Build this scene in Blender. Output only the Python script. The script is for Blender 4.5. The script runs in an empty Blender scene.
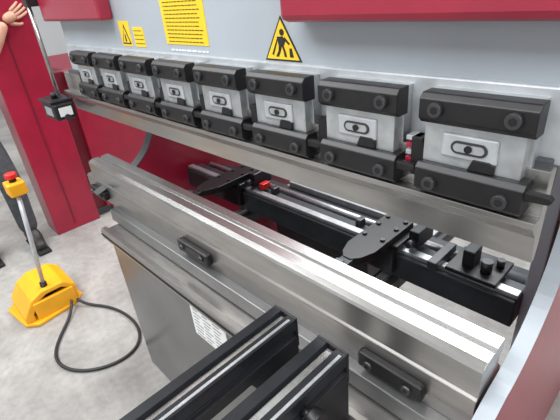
import bpy, bmesh, math, random
from mathutils import Vector, Matrix
random.seed(4)
C=bpy.context.scene.collection

# ---------------- materials ----------------
def mat(name,col,rough=.5,metal=0.,var=0.,vscale=20.,bump=0.,stretch=None,coat=0.,col2=None):
    m=bpy.data.materials.new(name);m.use_nodes=True
    nt=m.node_tree;b=nt.nodes['Principled BSDF']
    b.inputs['Base Color'].default_value=(*col,1);b.inputs['Roughness'].default_value=rough
    b.inputs['Metallic'].default_value=metal
    if coat: b.inputs['Coat Weight'].default_value=coat;b.inputs['Coat Roughness'].default_value=.15
    if var or bump:
        tc=nt.nodes.new('ShaderNodeTexCoord');mp=nt.nodes.new('ShaderNodeMapping')
        if stretch: mp.inputs['Scale'].default_value=stretch
        n=nt.nodes.new('ShaderNodeTexNoise');n.inputs['Scale'].default_value=vscale;n.inputs['Detail'].default_value=5
        nt.links.new(tc.outputs['Object'],mp.inputs['Vector']);nt.links.new(mp.outputs[0],n.inputs['Vector'])
        if var:
            r=nt.nodes.new('ShaderNodeValToRGB')
            c2=col2 or tuple(c*(1-var) for c in col)
            r.color_ramp.elements[0].color=(*c2,1);r.color_ramp.elements[0].position=.35
            r.color_ramp.elements[1].color=(*[min(1,c*(1+var*.4)) for c in col],1);r.color_ramp.elements[1].position=.65
            nt.links.new(n.outputs['Fac'],r.inputs[0]);nt.links.new(r.outputs[0],b.inputs['Base Color'])
        if bump:
            bp=nt.nodes.new('ShaderNodeBump');bp.inputs['Strength'].default_value=bump;bp.inputs['Distance'].default_value=.002
            nt.links.new(n.outputs['Fac'],bp.inputs['Height']);nt.links.new(bp.outputs[0],b.inputs['Normal'])
    return m
RED=mat('red_paint',(.29,.008,.032),.38,0,.12,8,coat=.3)
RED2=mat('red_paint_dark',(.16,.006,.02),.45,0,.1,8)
RAM=mat('ram_grey_paint',(.38,.415,.45),.38,0,.06,5)
PALE=mat('pale_grey_metal',(.52,.54,.56),.34,.45,.12,30)
STEEL=mat('ground_steel',(.42,.41,.395),.26,.9,.14,6,0,(1.2,7,7))
STEELD=mat('die_steel',(.34,.325,.31),.32,.85,.14,6,0,(1.2,7,7))
ZINC=mat('zinc_plate',(.54,.56,.57),.30,.75,.15,40)
BLACK=mat('black_oxide',(.009,.008,.009),.42,.1,.3,60)
BLACK2=mat('black_anodised',(.016,.018,.022),.38,.3,.2,30)
BEAMG=mat('beam_grey',(.038,.042,.048),.4,.3,.2,20)
DARK=mat('dark_grey_paint',(.06,.063,.068),.5,.1,.2,12)
BEDG=mat('bed_grey',(.17,.17,.17),.3,.5,.25,3)
HOLE=mat('socket_black',(.003,.003,.003),.8)
BOLT=mat('bolt_steel',(.07,.07,.075),.35,.7)
YEL=mat('yellow_plastic',(.80,.37,.008),.4,0,.08,10)
YELS=mat('yellow_sticker',(.85,.56,.02),.5)
INK=mat('sticker_ink',(.015,.013,.01),.6)
WHITE=mat('white_label',(.75,.75,.74),.5)
GREYT=mat('label_print',(.25,.25,.26),.6)
REDB=mat('stop_button_red',(.6,.015,.01),.35)
RUB=mat('cable_rubber',(.012,.012,.013),.5)
TROU=mat('work_trousers',(.055,.058,.066),.9,0,.3,25,.3)
SHIRT=mat('work_shirt',(.32,.34,.36),.9,0,.15,25,.3)
SKIN=mat('skin',(.50,.27,.18),.55,0,.1,30)
HAIR=mat('hair_dark',(.02,.014,.01),.7)
BOOT=mat('boot_leather',(.02,.018,.016),.55,0,.3,40)
WALL=mat('wall_paint',(.62,.63,.64),.8,0,.05,2)
CEIL=mat('ceiling_paint',(.6,.6,.6),.9,0,.05,2)
# floor
FLOOR=bpy.data.materials.new('concrete_floor');FLOOR.use_nodes=True
nt=FLOOR.node_tree;b=nt.nodes['Principled BSDF'];b.inputs['Roughness'].default_value=.5
tc=nt.nodes.new('ShaderNodeTexCoord');n1=nt.nodes.new('ShaderNodeTexNoise');n1.inputs['Scale'].default_value=1.8;n1.inputs['Detail'].default_value=10;n1.inputs['Roughness'].default_value=.7
n2=nt.nodes.new('ShaderNodeTexNoise');n2.inputs['Scale'].default_value=28;n2.inputs['Detail'].default_value=6
r1=nt.nodes.new('ShaderNodeValToRGB');r1.color_ramp.elements[0].position=.32;r1.color_ramp.elements[0].color=(.19,.178,.165,1);r1.color_ramp.elements[1].position=.62;r1.color_ramp.elements[1].color=(.37,.355,.335,1)
r2=nt.nodes.new('ShaderNodeValToRGB');r2.color_ramp.elements[0].position=.3;r2.color_ramp.elements[0].color=(.8,.8,.8,1);r2.color_ramp.elements[1].position=.6
mx=nt.nodes.new('ShaderNodeMixRGB');mx.blend_type='MULTIPLY';mx.inputs[0].default_value=.8
for n in (n1,n2): nt.links.new(tc.outputs['Object'],n.inputs['Vector'])
nt.links.new(n1.outputs['Fac'],r1.inputs[0]);nt.links.new(n2.outputs['Fac'],r2.inputs[0])
nt.links.new(r1.outputs[0],mx.inputs[1]);nt.links.new(r2.outputs[0],mx.inputs[2]);nt.links.new(mx.outputs[0],b.inputs['Base Color'])

# ---------------- helpers ----------------
def empty(name,loc=(0,0,0)):
    e=bpy.data.objects.new(name,None);C.objects.link(e);e.empty_display_size=.1;e.location=loc;return e
def fin(ob,parent,m,bev=0,smooth=False,seg=2):
    if m: ob.data.materials.append(m)
    if parent:
        ob.parent=parent;ob.matrix_parent_inverse=Matrix.Translation(-Vector(parent.location))
    if bev:
        md=ob.modifiers.new('bev','BEVEL');md.width=bev;md.segments=seg;md.limit_method='ANGLE';md.angle_limit=math.radians(35)
    if smooth:
        for p in ob.data.polygons:p.use_smooth=True
    return ob
def mesh(name,bm):
    me=bpy.data.meshes.new(name);bmesh.ops.recalc_face_normals(bm,faces=bm.faces);bm.to_mesh(me);bm.free()
    ob=bpy.data.objects.new(name,me);C.objects.link(ob);return ob
def box(name,x0,x1,y0,y1,z0,z1,m,parent=None,bev=.002,rot=None):
    bm=bmesh.new();bmesh.ops.create_cube(bm,size=1)
    s=Vector((x1-x0,y1-y0,z1-z0));c=Vector(((x0+x1)/2,(y0+y1)/2,(z0+z1)/2))
    for v in bm.verts:
        v.co=Vector((v.co.x*s.x,v.co.y*s.y,v.co.z*s.z))
        if rot: v.co=rot@v.co
        v.co+=c
    return fin(mesh(name,bm),parent,m,bev)
def prism(name,pts,a0,a1,m,parent=None,axis='x',bev=.0015):
    """polygon pts extruded along axis. x:(y,z)  y:(x,z)  z:(x,y)"""
    bm=bmesh.new()
    def P(p,a):
        return {'x':(a,p[0],p[1]),'y':(p[0],a,p[1]),'z':(p[0],p[1],a)}[axis]
    A=[bm.verts.new(P(p,a0)) for p in pts];B=[bm.verts.new(P(p,a1)) for p in pts]
    bm.faces.new(A);bm.faces.new(B)
    for i in range(len(pts)):
        j=(i+1)%len(pts);bm.faces.new((A[i],A[j],B[j],B[i]))
    return fin(mesh(name,bm),parent,m,bev)
def cyl(name,p0,p1,r,m,parent=None,seg=20,r2=None,bev=0,smooth=True):
    p0=Vector(p0);p1=Vector(p1);d=p1-p0
    bm=bmesh.new();bmesh.ops.create_cone(bm,cap_ends=True,segments=seg,radius1=r,radius2=r if r2 is None else r2,depth=d.length)
    q=d.to_track_quat('Z','Y').to_matrix()
    for v in bm.verts: v.co=q@v.co+(p0+p1)/2
    ob=mesh(name,bm)
    fin(ob,parent,m,bev)
    for p in ob.data.polygons:p.use_smooth=len(p.vertices)==4
    return ob
def tube(name,pts,r,m,parent=None):
    cu=bpy.data.curves.new(name,'CURVE');cu.dimensions='3D';cu.bevel_depth=r;cu.bevel_resolution=3
    sp=cu.splines.new('NURBS');sp.points.add(len(pts)-1);sp.use_endpoint_u=True;sp.order_u=4
    for i,p in enumerate(pts): sp.points[i].co=(*p,1)
    ob=bpy.data.objects.new(name,cu);C.objects.link(ob);cu.materials.append(m)
    if parent: ob.parent=parent;ob.matrix_parent_inverse=Matrix.Translation(-Vector(parent.location))
    return ob
def join(obs,name,parent=None):
    """merge many small meshes with their modifiers applied"""
    dg=bpy.context.evaluated_depsgraph_get();dg.update()
    bm=bmesh.new();mats=[]
    for o in obs:
        ev=o.evaluated_get(dg);me=bpy.data.meshes.new_from_object(ev)
        mi=[]
        for mm in o.data.materials:
            if mm not in mats:mats.append(mm)
            mi.append(mats.index(mm))
        k=len(bm.faces);bm.from_mesh(me);bm.faces.ensure_lookup_table()
        for f in bm.faces[k:]: f.material_index=mi[min(f.material_index,len(mi)-1)]
    me=bpy.data.meshes.new(name);bm.to_mesh(me);bm.free()
    for mm in mats: me.materials.append(mm)
    ob=bpy.data.objects.new(name,me);C.objects.link(ob)
    for o in obs: bpy.data.objects.remove(o,do_unlink=True)
    if parent: ob.parent=parent;ob.matrix_parent_inverse=Matrix.Translation(-Vector(parent.location))
    return ob

# ---------------- room ----------------
box('floor',-9,4,-4,8,-.1,0,FLOOR,None,0)
box('wall_back',-9,4,8,8.1,0,5,WALL,None,0)
box('wall_left',-9.1,-9,-4,8,0,5,WALL,None,0)
box('wall_front',-9,4,-4.1,-4,0,5,WALL,None,0)
box('wall_right',4,4.1,-4,8,0,5,WALL,None,0)
box('ceiling',-9,4,-4,8,5,5.1,CEIL,None,0)

# ---------------- press brake ----------------
PB=empty('press_brake_machine')
XL,XR=-1.83,-.09
# ram
prism('ram_plate',[(.62,1.40),(.62,2.3),(.68,2.3),(.68,1.34),(.64,1.34),(.64,1.40)],XL,XR,RAM,PB)
box('ram_lower_bar',XL,XR,.612,.66,1.30,1.402,PALE,PB,.003)
# covers
box('cover_left',XL-.04,-1.36,.575,.62,1.487,2.3,RED,PB,.008)
box('cover_right',-.585,XR+.03,.565,.62,1.482,2.3,RED,PB,.012)
# side frames (C plates)
def arc():
    pts=[(.46,0),(.46,.80),(.50,.845)]
    cy,cz,R=.56,1.13,.26
    for i in range(15):
        a=math.radians(-85+i*85/14)
        pts.append((cy+R*math.cos(a)*1.0,cz+R*math.sin(a)))
    for i in range(1,10):
        a=math.radians(i*8)
        pts.append((cy+.08+.18*math.cos(a),cz+.04+.16*math.sin(a)))
    pts+=[(.66,1.32),(.66,2.3),(1.65,2.3),(1.65,0)]
    return pts
fr=arc()
prism('side_frame_right',fr,-.138,-.112,RED,PB,bev=.002)
prism('side_frame_left',[(max(p[0],.56),p[1]) for p in fr],-1.70,-1.655,RED,PB,bev=.003)
# throat edge liners (bare grey machined edge)
def liner(name,x0,x1,m):
    pts=fr[2:-4]
    bm=bmesh.new();n=len(pts)
    o=[];
    for i,p in enumerate(pts):
        a=Vector(pts[max(0,i-1)]);b_=Vector(pts[min(n-1,i+1)]);t=(b_-a).normalized();nn=Vector((-t.y,t.x))
        o.append(Vector(p)+nn*.004)
    rows=[]
    for i in range(n):
        rows.append([bm.verts.new((x0,*pts[i])),bm.verts.new((x1,*pts[i])),bm.verts.new((x1,*o[i])),bm.verts.new((x0,*o[i]))])
    for i in range(n-1):
        for k in range(4):
            bm.faces.new((rows[i][k],rows[i][(k+1)%4],rows[i+1][(k+1)%4],rows[i+1][k]))
    bm.faces.new(rows[0]);bm.faces.new(rows[-1])
    return fin(mesh(name,bm),PB,m)
liner('throat_edge_right',-.140,-.110,RAM)
liner('throat_edge_left',-1.702,-1.653,DARK)
# bed
box('bed_plate',-1.56,-.142,.53,.64,0,.78,BEDG,PB,.003)
box('bed_front_panel',-1.54,-.15,.46,.53,.0,.70,BEDG,PB,.004)
prism('bed_front_rail',[(.445,.70),(.445,.735),(.45,.742),(.468,.742),(.472,.73),(.53,.73),(.53,.70)],-1.58,-.15,STEELD,PB,bev=.001)
box('rail_slot_line',-1.58,-.15,.443,.4455,.713,.722,HOLE,PB,0)
box('bed_upper_step',-1.62,-.15,.515,.56,.735,.785,BEDG,PB,.003)
# die holder and die
prism('die_holder',[(.545,.785),(.545,.868),(.552,.875),(.65,.875),(.65,.785)],-1.86,-.145,STEELD,PB)
prism('die_block',[(.549,.875),(.549,.938),(.553,.944),(.567,.950),(.594,.950),(.602,.940),(.610,.950),(.640,.950),(.640,.922),(.630,.915),(.630,.892),(.640,.885),(.644,.875)],-1.80,-.145,STEEL,PB,bev=.0006)
for i,(a,b_) in enumerate([(-1.80,-1.66),(-1.10,-.935),(-.385,-.235)]):
    ob=[box('p',a,b_,.522,.545,.805,.845,BLACK,None,.006)]
    for xx in (a+.03,b_-.03):
        ob.append(cyl('p',(xx,.515,.825),(xx,.524,.825),.010,BOLT,None,16))
        ob.append(cyl('p',(xx,.5145,.825),(xx,.5155,.825),.005,HOLE,None,6))
    join(ob,'die_clamp_%d'%(i+1),PB)
# spec plate + sheet on bed
def plate(name,x0,x1,y,z0,z1,rows,cols,parent,m=WHITE):
    ob=[box('p',x0,x1,y-.0015,y,z0,z1,m,None,0)]
    for r in range(rows):
        z=z1-(r+.7)*(z1-z0)/(rows+.4)
        for c in range(cols):
            w=(x1-x0)*.86/cols;xa=x0+(x1-x0)*.07+c*w
            ob.append(box('p',xa,xa+w*random.uniform(.45,.9),y-.002,y-.0014,z-.0022,z+.0022,GREYT,None,0))
    return join(ob,name,parent)
plate('spec_plate',-.985,-.80,.46,.555,.692,9,3,PB)
plate('notice_sheet',-.50,-.33,.46,.50,.69,10,2,PB)
# punch
prism('punch',[(.566,1.232),(.566,1.222),(.585,1.200),(.598,1.150),(.606,1.150),(.612,1.18),(.612,1.30),(.588,1.30),(.588,1.232)],-1.87,-.125,STEEL,PB,bev=.001)
box('punch_back_bar',-1.85,-.13,.60,.645,1.20,1.31,DARK,PB,.002)
# clamps
def clamp(i,cx):
    ob=[];h=.0785
    # upper block
    def blk(x0,x1,z0,z1,y0=.556,y1=.59,ch=.008):
        return prism('p',[(y0,z0+ch),(y0+ch,z0),(y1,z0),(y1,z1),(y0+ch,z1),(y0,z1-ch)],x0,x1,BLACK,None,bev=.0015)
    ob.append(blk(cx-h,cx+h,1.348,1.392))
    # middle zinc plate with shoulders
    ob.append(prism('p',[(cx-h+.004,1.285),(cx+h-.012,1.285),(cx+h-.012,1.35),(cx-h+.004,1.35)],.572,.60,ZINC,None,'y'))
    ob.append(box('p',cx-.045,cx+.035,.568,.574,1.30,1.336,PALE,None,.003))
    # oblong slot & screw
    def stadium(x0,x1,z,r,y0,y1,m):
        pts=[(x1-r+r*math.cos(a),z+r*math.sin(a)) for a in [math.radians(t) for t in range(-90,91,18)]]
        pts+=[(x0+r+r*math.cos(a),z+r*math.sin(a)) for a in [math.radians(t) for t in range(90,271,18)]]
        return prism('p',pts,y0,y1,m,None,'y',bev=0)
    ob.append(stadium(cx-.03,cx+.022,1.318,.0095,.5665,.569,BOLT))
    ob.append(stadium(cx-.026,cx+.018,1.318,.006,.5655,.5668,ZINC))
    ob.append(cyl('p',(cx-.004,.563,1.318),(cx-.004,.567,1.318),.0055,HOLE,None,12))
    # lower block w/ arrow tab at right
    ob.append(blk(cx-h,cx+h,1.237,1.286))
    ob.append(prism('p',[(cx+h-.03,1.262),(cx+h+.03,1.266),(cx+h+.034,1.272),(cx+h+.03,1.277),(cx+h-.03,1.279)],.560,.572,BLACK,None,'y'))
    ob.append(prism('p',[(cx+h-.045,1.2865),(cx+h-.045,1.30),(cx+h-.052,1.304),(cx+h-.075,1.304),(cx+h-.082,1.2865)],.566,.584,BLACK,None,'y'))
    # left bracket
    ob.append(prism('p',[(cx-h-.018,1.255),(cx-h+.006,1.255),(cx-h+.006,1.285),(cx-h,1.318),(cx-h-.018,1.318)],.574,.60,BLACK,None,'y'))
    for xx in (cx-.052,cx+.052):
        for zz in (1.371,1.258):
            ob.append(cyl('p',(xx,.5485,zz),(xx,.5565,zz),.0105,BOLT,None,20,bev=.001))
            ob.append(cyl('p',(xx,.5480,zz),(xx,.5488,zz),.0058,HOLE,None,6))
    ob.append(box('p',cx-h-.004,cx+h-.006,.59,.613,1.24,1.39,ZINC,None,.002))
    return join(ob,'tool_clamp_%d'%(i+1),PB)
for i in range(8): clamp(i,-.222-.193*i)
ob=[box('p',-.330,-.306,.578,.60,1.262+k*.012,1.270+k*.012,RED if k%2 else PALE,None,.001) for k in range(5)]
join(ob,'clamp_spacer_fins',PB)

# stickers on ram (thin flats at y=.62)
YS=.6195
def quad(name,pts,m,parent,off=0):
    return prism(name,pts,YS-.0006-off,YS-off+.0004,m,parent,'y',bev=0)
def tri_sign(cx,z0,w,h,parent,name):
    ob=[quad('p',[(cx-w/2,z0),(cx+w/2,z0),(cx,z0+h)],INK,None)]
    s=.88;cz=z0+h*.34
    ob.append(quad('p',[(cx-w/2*s,cz+(z0-cz)*s),(cx+w/2*s,cz+(z0-cz)*s),(cx,cz+(z0+h-cz)*s)],YELS,None,.0007))
    k=w/.1
    def q(pts): ob.append(quad('p',[(cx+x*k,z0+z*k) for x,z in pts],INK,None,.0014))
    q([( .002+.006*math.cos(a),.052+.006*math.sin(a)) for a in [i*math.pi/6 for i in range(12)]])
    q([(-.012,.044),(.004,.045),(.010,.036),(.004,.026),(-.008,.028)])
    q([(-.008,.028),(.000,.027),(-.004,.018),(-.010,.008),(-.018,.008),(-.010,.018)])
    q([(.000,.028),(.006,.026),(.010,.016),(.012,.008),(.006,.008),(.004,.018)])
    q([(.006,.040),(.018,.030),(.022,.032),(.009,.044)])
    q([(.020,.008),(.030,.008),(.026,.024),(.020,.024)])
    q([(-.028,.012),(-.012,.040),(-.010,.039),(-.024,.010)])
    return join(ob,name,parent)
tri_sign(-.637,1.405,.104,.084,PB,'warning_triangle')
ob=[quad('p',[(-1.34,1.412),(-1.275,1.412),(-1.275,1.482),(-1.34,1.482)],YELS,None),
    quad('p',[(-1.334,1.418),(-1.281,1.418),(-1.3075,1.474)],INK,None,.0007),
    quad('p',[(-1.327,1.422),(-1.288,1.422),(-1.3075,1.464)],YELS,None,.0014),
    quad('p',[(-1.312,1.425),(-1.303,1.425),(-1.305,1.446),(-1.310,1.446)],INK,None,.0021)]
join(ob,'warning_triangle_small',PB)
def label(name,x0,x1,z0,z1,rows,m=YELS):
    ob=[quad('p',[(x0,z0),(x1,z0),(x1,z1),(x0,z1)],m,None)]
    for r in range(rows):
        z=z1-(r+.8)*(z1-z0)/(rows+.6);x=x0+(x1-x0)*.08
        while x<x1-(x1-x0)*.14:
            w=random.uniform(.006,.016)
            e=min(x+w,x1-(x1-x0)*.06)
            ob.append(quad('p',[(x,z-.0009),(e,z-.0009),(e,z+.0009),(x,z+.0009)],INK,None,.0008));x=e+.0035
    join(ob,name,PB)
label('warning_label_small',-1.255,-1.195,1.412,1.465,4)
label('warning_label_large',-1.075,-.885,1.425,1.66,25)
ob=[]
x=-1.06
while x<-.90:
    w=random.uniform(.008,.02);ob.append(quad('p',[(x,1.409),(x+w,1.409),(x+w,1.413),(x,1.413)],WHITE,None));x+=w+.005
join(ob,'ram_small_print',PB)

# ---------------- back gauge ----------------
BG=empty('back_gauge')
box('cross_beam',-1.62,-.2,.90,.985,.745,.825,BEAMG,BG,.004)
box('cross_beam_rail',-1.62,-.2,.912,.938,.825,.838,ZINC,BG,.002)
box('rear_beam',-1.62,-.2,1.09,1.13,.70,.77,BEAMG,BG,.003)
cyl('drive_shaft',(-1.62,1.035,.80),(-.2,1.035,.80),.013,ZINC,BG)
for k,x in enumerate((-1.27,-.575)):
    ob=[box('p',x-.06,x+.06,.885,1.02,.84,.862,BLACK,None,.003),
        prism('p',[(x-.045,.80),(x-.03,.755),(x-.012,.735),(x+.012,.735),(x+.03,.755),(x+.045,.80),(x+.045,1.0),(x-.045,1.0)],.862,.885,BLACK,None,'z'),
        box('p',x-.018,x+.018,.70,.80,.868,.882,BLACK2,None,.002),
        box('p',x-.012,x+.012,.69,.71,.86,.895,BOLT,None,.002),
        box('p',x-.055,x+.055,.878,.90,.77,.85,BLACK,None,.003)]
    for dx in (-.03,.03):
        for yy in (.86,.93,.98):
            ob.append(cyl('p',(x+dx,yy,.885),(x+dx,yy,.891),.007,BOLT,None,12))
    ob.append(box('p',x+.07,x+.10,.93,1.02,.845,.90,BLACK2,None,.003))
    ob.append(cyl('p',(x+.085,.93,.87),(x+.085,.90,.87),.010,BOLT,None,14))
    join(ob,'gauge_finger_%d'%(k+1),BG)
    box('guide_rail_%d'%(k+1),x-.035,x+.035,.66,1.55,.655,.70,BEAMG,BG,.003)
    box('guide_rail_steel_%d'%(k+1),x-.012,x+.012,.66,1.55,.70,.718,ZINC,BG,.001)
# sheet-metal trays
ob=[box('p',-1.15,-.68,1.16,1.40,.76,.772,ZINC,None,.002),box('p',-1.15,-.68,1.15,1.158,.74,.80,PALE,None,.001),
    box('p',-1.15,-.68,1.394,1.40,.76,.80,PALE,None,.001)]
for xx in (-1.15,-.99,-.84,-.686): ob.append(box('p',xx,xx+.006,1.16,1.40,.772,.795,PALE,None,.001))
join(ob,'motor_tray',BG)
box('chain_tray',-1.15,-.66,1.06,1.10,.77,.79,BEAMG,BG,.001)
box('chain_tray_rail',-1.15,-.66,1.095,1.112,.77,.812,ZINC,BG,.001)
box('motor_housing',-.80,-.71,1.2,1.32,.775,.84,ZINC,BG,.01)
ob=[box('p',-.42,-.395,.88,1.0,.838,.862,BOLT,None,.002),box('p',-.38,-.25,.90,1.02,.84,.852,BLACK,None,.002),
    box('p',-.35,-.32,.93,.98,.852,.90,BLACK2,None,.003),cyl('p',(-.29,.94,.852),(-.29,.94,.885),.014,BOLT),
    cyl('p',(-.27,.98,.852),(-.27,.98,.875),.010,BOLT)]
join(ob,'carriage_block',BG)
for k,xx in enumerate((-.70,-1.10)): box('sensor_block_%d'%k,xx-.010,xx+.010,.955,.985,.825,.852,BOLT,BG,.002)
box('sensor_flag',-1.16,-1.135,.94,.98,.84,.862,REDB,BG,.002)
box('rear_crossmember',-1.655,-.165,1.50,1.60,.60,.72,DARK,BG,.004)
box('support_shelf',-1.655,-.165,.64,.70,.60,.66,DARK,BG,.002)
box('inner_side_plate',-.20,-.17,.95,1.6,.62,1.25,RAM,BG,.003)
tube('gauge_cable',[(-.34,.98,.88),(-.30,1.05,.98),(-.26,1.15,.9),(-.25,1.3,.75),(-.3,1.5,.7)],.008,RUB,BG)
box('hydraulic_tank',-1.5,-.9,1.30,1.58,.0,.42,DARK,PB,.01)

# ---------------- sheet support arms ----------------
def arm(name,x0,x1,y1,ztop):
    e=empty(name,((x0+x1)/2,.2,ztop))
    w=x1-x0;x=x0;y0=-.35;H=.075
    pts=[(x0,ztop-H),(x1,ztop-H),(x1,ztop-.048),(x1-.010,ztop-.044),(x1-.010,ztop-.032),(x1,ztop-.028),(x1,ztop),
         (x0+w*.66,ztop),(x0+w*.62,ztop-.012),(x0+w*.38,ztop-.012),(x0+w*.34,ztop),(x0,ztop),(x0,ztop-.028),(x0+.010,ztop-.032),(x0+.010,ztop-.044),(x0,ztop-.048)]
    prism('profile',pts,y0,y1,BLACK2,e,'y',.001)
    box('slot_strip',x0+w*.40,x1-w*.40,y0,y1-.004,ztop-.0125,ztop-.009,STEEL,e,0)
    box('top_guide',x1-.010,x1-.004,y0,y1-.01,ztop,ztop+.003,ZINC,e,.0005)
    box('end_cap',x0-.001,x1+.001,y1,y1+.006,ztop-H,ztop+.001,BLACK,e,.002)
    prism('bracket',[(.443,ztop-H),(.30,ztop-H),(.38,.72),(.40,.68),(.443,.68)],x0+.01,x1-.01,BLACK,e,'x',.003)
    return e
A1=arm('sheet_support_arm',-.530,-.468,.430,.95)
A2=arm('sheet_support_arm.001',-.405,-.335,.425,.95)
cyl('knob_stem',(-.335,.31,.915),(-.322,.31,.915),.008,BOLT,A2)
cyl('knob',(-.322,.31,.915),(-.300,.31,.915),.020,BLACK,A2,10,bev=.004)
cyl('knob_bolt',(-.31,.31,.90),(-.31,.31,.84),.005,BOLT,A2)

# ---------------- laser guard receiver ----------------
LG=empty('laser_guard_receiver',(-1.88,.53,1.18))
cyl('rod',(-1.90,.55,1.17),(-1.90,.55,1.60),.008,STEEL,LG)
box('rod_mount',-1.92,-1.875,.54,.60,1.54,1.57,BLACK,LG,.003)
box('body',-1.93,-1.79,.485,.565,1.135,1.20,BLACK,LG,.008)
box('top_plate',-1.94,-1.80,.48,.57,1.20,1.212,BLACK2,LG,.003)
box('label',-1.789,-1.7885,.50,.55,1.15,1.185,WHITE,LG,0)
box('label_front',-1.90,-1.82,.4842,.4850,1.15,1.185,GREYT,LG,0)
cyl('lens',(-1.79,.525,1.145),(-1.78,.525,1.145),.012,BOLT,LG)
cyl('clamp_knob',(-1.86,.52,1.212),(-1.86,.52,1.235),.012,BLACK,LG)

# ---------------- foot pedal ----------------
FP=empty('foot_pedal_control',(-2.32,.22,0))
base=[(-2.47,.09),(-2.42,.05),(-2.20,.08),(-2.15,.14),(-2.18,.34),(-2.24,.41),(-2.46,.38),(-2.50,.30)]
prism('base_plate',base,0,.022,YEL,FP,'z',.006)
prism('guard_hood',[(.09,.02),(.09,.06),(.15,.145),(.21,.175),(.33,.175),(.385,.13),(.385,.02),(.35,.02),(.35,.12),(.31,.145),(.23,.145),(.18,.12),(.14,.06),(.14,.02)],-2.47,-2.19,YEL,FP,'x',.008)
box('hood_side_left',-2.48,-2.455,.14,.375,.02,.13,YEL,FP,.006)
box('hood_side_right',-2.205,-2.18,.15,.365,.02,.125,YEL,FP,.006)
box('treadle',-2.42,-2.25,.11,.30,.04,.055,BLACK,FP,.004,Matrix.Rotation(.15,3,'X'))
cyl('pole',(-2.24,.24,.14),(-2.165,.295,.76),.011,PALE,FP)
cyl('pole_socket',(-2.24,.24,.13),(-2.234,.244,.20),.018,BLACK,FP)
box('stop_box',-2.205,-2.115,.255,.335,.75,.815,YEL,FP,.008)
cyl('stop_collar',(-2.16,.295,.815),(-2.16,.295,.832),.017,BLACK,FP)
cyl('stop_button',(-2.16,.295,.832),(-2.16,.295,.858),.027,REDB,FP,24,bev=.005)
tube('cable',[(-2.17,.33,.05),(-2.11,.30,.012),(-2.02,.22,.009),(-1.86,.10,.009),(-1.70,.12,.009),(-1.58,.24,.009),(-1.55,.40,.009),(-1.66,.50,.009),(-1.86,.51,.009),(-2.04,.45,.009),(-2.12,.38,.009),(-2.17,.36,.04)],.008,RUB,FP)
FP.location.x-=.09;FP.location.y+=.03

# ---------------- neighbouring machine ----------------
NM=empty('neighbouring_press_brake',(-3.3,1.2,0))
box('column',-3.42,-3.20,.60,.93,0,2.4,RED,NM,.006)
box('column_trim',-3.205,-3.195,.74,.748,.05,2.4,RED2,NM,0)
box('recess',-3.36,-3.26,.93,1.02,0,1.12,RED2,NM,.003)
box('door_panel',-3.34,-3.22,1.02,1.55,.06,1.12,RED,NM,.006)
box('door_gap',-3.34,-3.25,1.55,1.60,.06,1.12,DARK,NM,.002)
box('side_panel',-3.34,-3.24,1.60,2.6,.06,1.12,RED,NM,.006)
box('plinth',-3.40,-3.25,.93,2.6,0,.06,DARK,NM,.002)
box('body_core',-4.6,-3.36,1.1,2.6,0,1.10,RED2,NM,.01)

# ---------------- worker ----------------
def skin(name,chains,m,parent,sub=2):
    verts=[];rad=[];edges=[];idx={}
    for ch in chains:
        prev=None
        for p in ch:
            k=tuple(round(c,4) for c in p[:3])
            if k not in idx: idx[k]=len(verts);verts.append(p[:3]);rad.append(p[3])
            if prev is not None and prev!=idx[k]: edges.append((prev,idx[k]))
            prev=idx[k]
    me=bpy.data.meshes.new(name);me.from_pydata(verts,edges,[])
    ob=bpy.data.objects.new(name,me);C.objects.link(ob)
    md=ob.modifiers.new('s','SKIN');md.use_smooth_shade=True
    for i,sv in enumerate(me.skin_vertices[0].data):
        r=rad[i];sv.radius=(r,r) if not isinstance(r,tuple) else r
    me.skin_vertices[0].data[0].use_root=True
    sb=ob.modifiers.new('ss','SUBSURF');sb.levels=sub;sb.render_levels=sub
    me.materials.append(m)
    if parent: ob.parent=parent;ob.matrix_parent_inverse=Matrix.Translation(-Vector(parent.location))
    return ob
W=empty('worker',(-3.3,.25,0))
hx,hy=-3.30,.29
pel=(hx,hy,.96,.15)
kL=(-3.20,.445,.50,.078);kR=(-3.27,.17,.50,.078)
skin('trousers',[[pel,(hx+.01,hy+.10,.86,.108),(-3.25,.42,.70,.095),kL,(-3.22,.445,.28,.070),(-3.23,.445,.10,.064)],
                 [pel,(hx,hy-.10,.86,.108),(-3.29,.17,.70,.095),kR,(-3.30,.16,.28,.070),(-3.31,.16,.10,.064)],
                 [pel,(hx,hy,1.04,.145)]],TROU,W)
shL=(hx+.01,hy+.19,1.44,.065);shR=(hx+.01,hy-.19,1.44,.065)
elL=(-3.14,.60,1.28,.045);wrL=(-3.135,.745,1.47,.030)
skin('shirt',[[(hx,hy,1.0,.15),(hx,hy,1.15,.145),(hx+.01,hy,1.32,.165),(hx+.01,hy,1.43,.11),(hx+.01,hy,1.49,.065)],
              [(hx+.01,hy,1.43,.11),shL,(-3.22,.53,1.36,.055),(-3.18,.565,1.32,.052)],
              [(hx+.01,hy,1.43,.11),shR,(hx,hy-.25,1.28,.055),(hx,hy-.26,1.22,.052)]],SHIRT,W)
skin('arm_left',[[(-3.20,.55,1.34,.042),elL,(-3.13,.67,1.375,.040),wrL]],SKIN,W)
skin('arm_right',[[(hx,hy-.255,1.24,.042),(hx+.01,hy-.27,1.14,.040),(hx+.05,hy-.27,1.02,.038),(hx+.09,hy-.26,.89,.028)]],SKIN,W)
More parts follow.
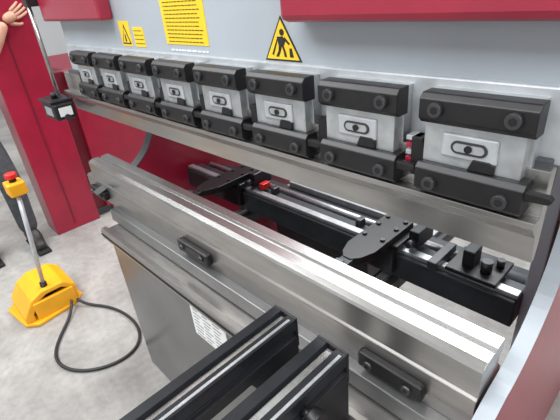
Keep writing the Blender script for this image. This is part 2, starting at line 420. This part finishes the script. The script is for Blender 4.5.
def hand(name,w,d,up,thumb):
    w=Vector(w);d=Vector(d).normalized();up=Vector(up).normalized();s=d.cross(up).normalized()*thumb
    def P(a,b,c,r): v=w+d*a+s*b+up*c;return (v.x,v.y,v.z,r)
    skin(name+'_palm',[[P(0,0,0,.027),P(.04,0,0,(.034)),P(.085,0,0,.030)]],SKIN,W)
    for i,(b,L) in enumerate(((.030,.072),(.010,.082),(-.010,.076),(-.029,.060))):
        skin(name+'_finger_%d'%(i+1),[[P(.07,b*.8,0,.010),P(.095,b,0,.0095),P(.095+L*.45,b*1.1,-.006,.0088),P(.095+L*.75,b*1.15,-.018,.008),P(.095+L,b*1.15,-.032,.007)]],SKIN,W)
    skin(name+'_thumb',[[P(.02,.02,0,.014),P(.045,.045,-.004,.012),P(.07,.062,-.010,.010),P(.092,.068,-.018,.009)]],SKIN,W)
hand('hand_left',wrL[:3],(-.15,.9,.45),(1,.1,0),1)
hand('hand_right',(hx+.09,hy-.26,.89),(.25,0,-.97),(0,-1,0),1)
# boots
for nm,(ax,ay) in (('boot_left',(-3.23,.445)),('boot_right',(-3.31,.16))):
    skin(nm,[[(ax,ay,.15,.055),(ax,ay,.06,.052),(ax+.08,ay,.055,.050),(ax+.15,ay,.045,.043),(ax+.20,ay,.04,.036)],[(ax,ay,.06,.052),(ax-.04,ay,.045,.042)]],BOOT,W)
    box(nm+'_sole',ax-.085,ax+.235,ay-.045,ay+.045,0,.022,HOLE,W,.012)
# neck, head
skin('neck',[[(hx+.01,hy,1.46,.055),(hx+.02,hy,1.53,.052),(hx+.03,hy,1.58,.05)]],SKIN,W)
bm=bmesh.new();bmesh.ops.create_icosphere(bm,subdivisions=4,radius=1)
for v in bm.verts:
    x,y,z=v.co
    X=x*.095;Y=y*.076;Z=z*.115
    if z<0: X*=1-.12*(-z);Y*=1-.30*(-z)
    if x>.7 and abs(y)<.25:
        X+=max(0,.022*(1-abs(y)/.25)*max(0,1-abs(z+.12)/.28))
    if x>.6 and .1<abs(y)<.6 and .0<z<.25: X-=.008
    v.co=(hx+.035+X,hy+Y,1.665+Z)
h=fin(mesh('head',bm),W,SKIN,0,True)
for s in (-1,1):
    bm=bmesh.new();bmesh.ops.create_uvsphere(bm,u_segments=12,v_segments=8,radius=.011)
    for v in bm.verts:v.co+=Vector((hx+.113,hy+s*.030,1.678))
    fin(mesh('eye_%d'%(s+2),bm),W,WHITE,0,True)
    bm=bmesh.new();bmesh.ops.create_uvsphere(bm,u_segments=12,v_segments=8,radius=.006)
    for v in bm.verts:v.co+=Vector((hx+.1205,hy+s*.030,1.678))
    fin(mesh('iris_%d'%(s+2),bm),W,INK,0,True)
    bm=bmesh.new();bmesh.ops.create_uvsphere(bm,u_segments=12,v_segments=8,radius=1)
    for v in bm.verts:v.co=Vector((hx+.03+v.co.x*.018,hy+s*.077+v.co.y*.008,1.665+v.co.z*.03))
    fin(mesh('ear_%d'%(s+2),bm),W,SKIN,0,True)
box('mouth',hx+.112,hx+.118,hy-.022,hy+.022,1.610,1.616,RED2,W,.002)
bm=bmesh.new();bmesh.ops.create_icosphere(bm,subdivisions=4,radius=1)
bmesh.ops.delete(bm,geom=[v for v in bm.verts if v.co.z<.25 and v.co.x>-.15 or v.co.z<-.3],context='VERTS')
for v in bm.verts:v.co=Vector((hx+.03+v.co.x*.104,hy+v.co.y*.085,1.672+v.co.z*.121))
fin(mesh('hair',bm),W,HAIR,0,True)

# ---------------- lights ----------------
def area(name,loc,size,sy,power,col=(1,1,1),target=None):
    l=bpy.data.lights.new(name,'AREA');l.shape='RECTANGLE';l.size=size;l.size_y=sy;l.energy=power;l.color=col
    o=bpy.data.objects.new(name,l);C.objects.link(o);o.location=loc
    t=Vector(target) if target else Vector((loc[0],loc[1],0))
    o.rotation_euler=(t-Vector(loc)).to_track_quat('-Z','Y').to_euler()
    return o
area('ceiling_lamp',(-1.2,-1.8,4.6),3.5,2,215,(.96,.985,1),(-1,.6,.8))
area('ceiling_lamp.001',(-4.2,-.8,4.6),3.5,1.5,210,(.97,.99,1))
area('ceiling_lamp.002',(-1.5,3.6,4.7),3.5,1.5,400,(.95,.98,1),(-1,1,0))
area('ceiling_lamp.003',(2.4,-.5,4.0),2,2,130,(.96,.985,1),(-.8,.6,1))
w=bpy.data.worlds.new('World');bpy.context.scene.world=w;w.use_nodes=True
w.node_tree.nodes['Background'].inputs[0].default_value=(.9,.95,1,1);w.node_tree.nodes['Background'].inputs[1].default_value=.4

# ---------------- camera ----------------
cd=bpy.data.cameras.new('camera');cam=bpy.data.objects.new('camera',cd);C.objects.link(cam)
cd.sensor_width=36;cd.lens=27.06;cd.clip_start=.02
R=Vector((.6985,.7104,-.0876));F=Vector((-.6534,.5846,-.4788)).normalized()
R=(R-F*R.dot(F)).normalized();U=R.cross(F)
M=Matrix(((R.x,U.x,-F.x,0),(R.y,U.y,-F.y,0),(R.z,U.z,-F.z,1.55),(0,0,0,1)))
cam.matrix_world=M
bpy.context.scene.camera=cam
bpy.context.scene.view_settings.view_transform='Standard'
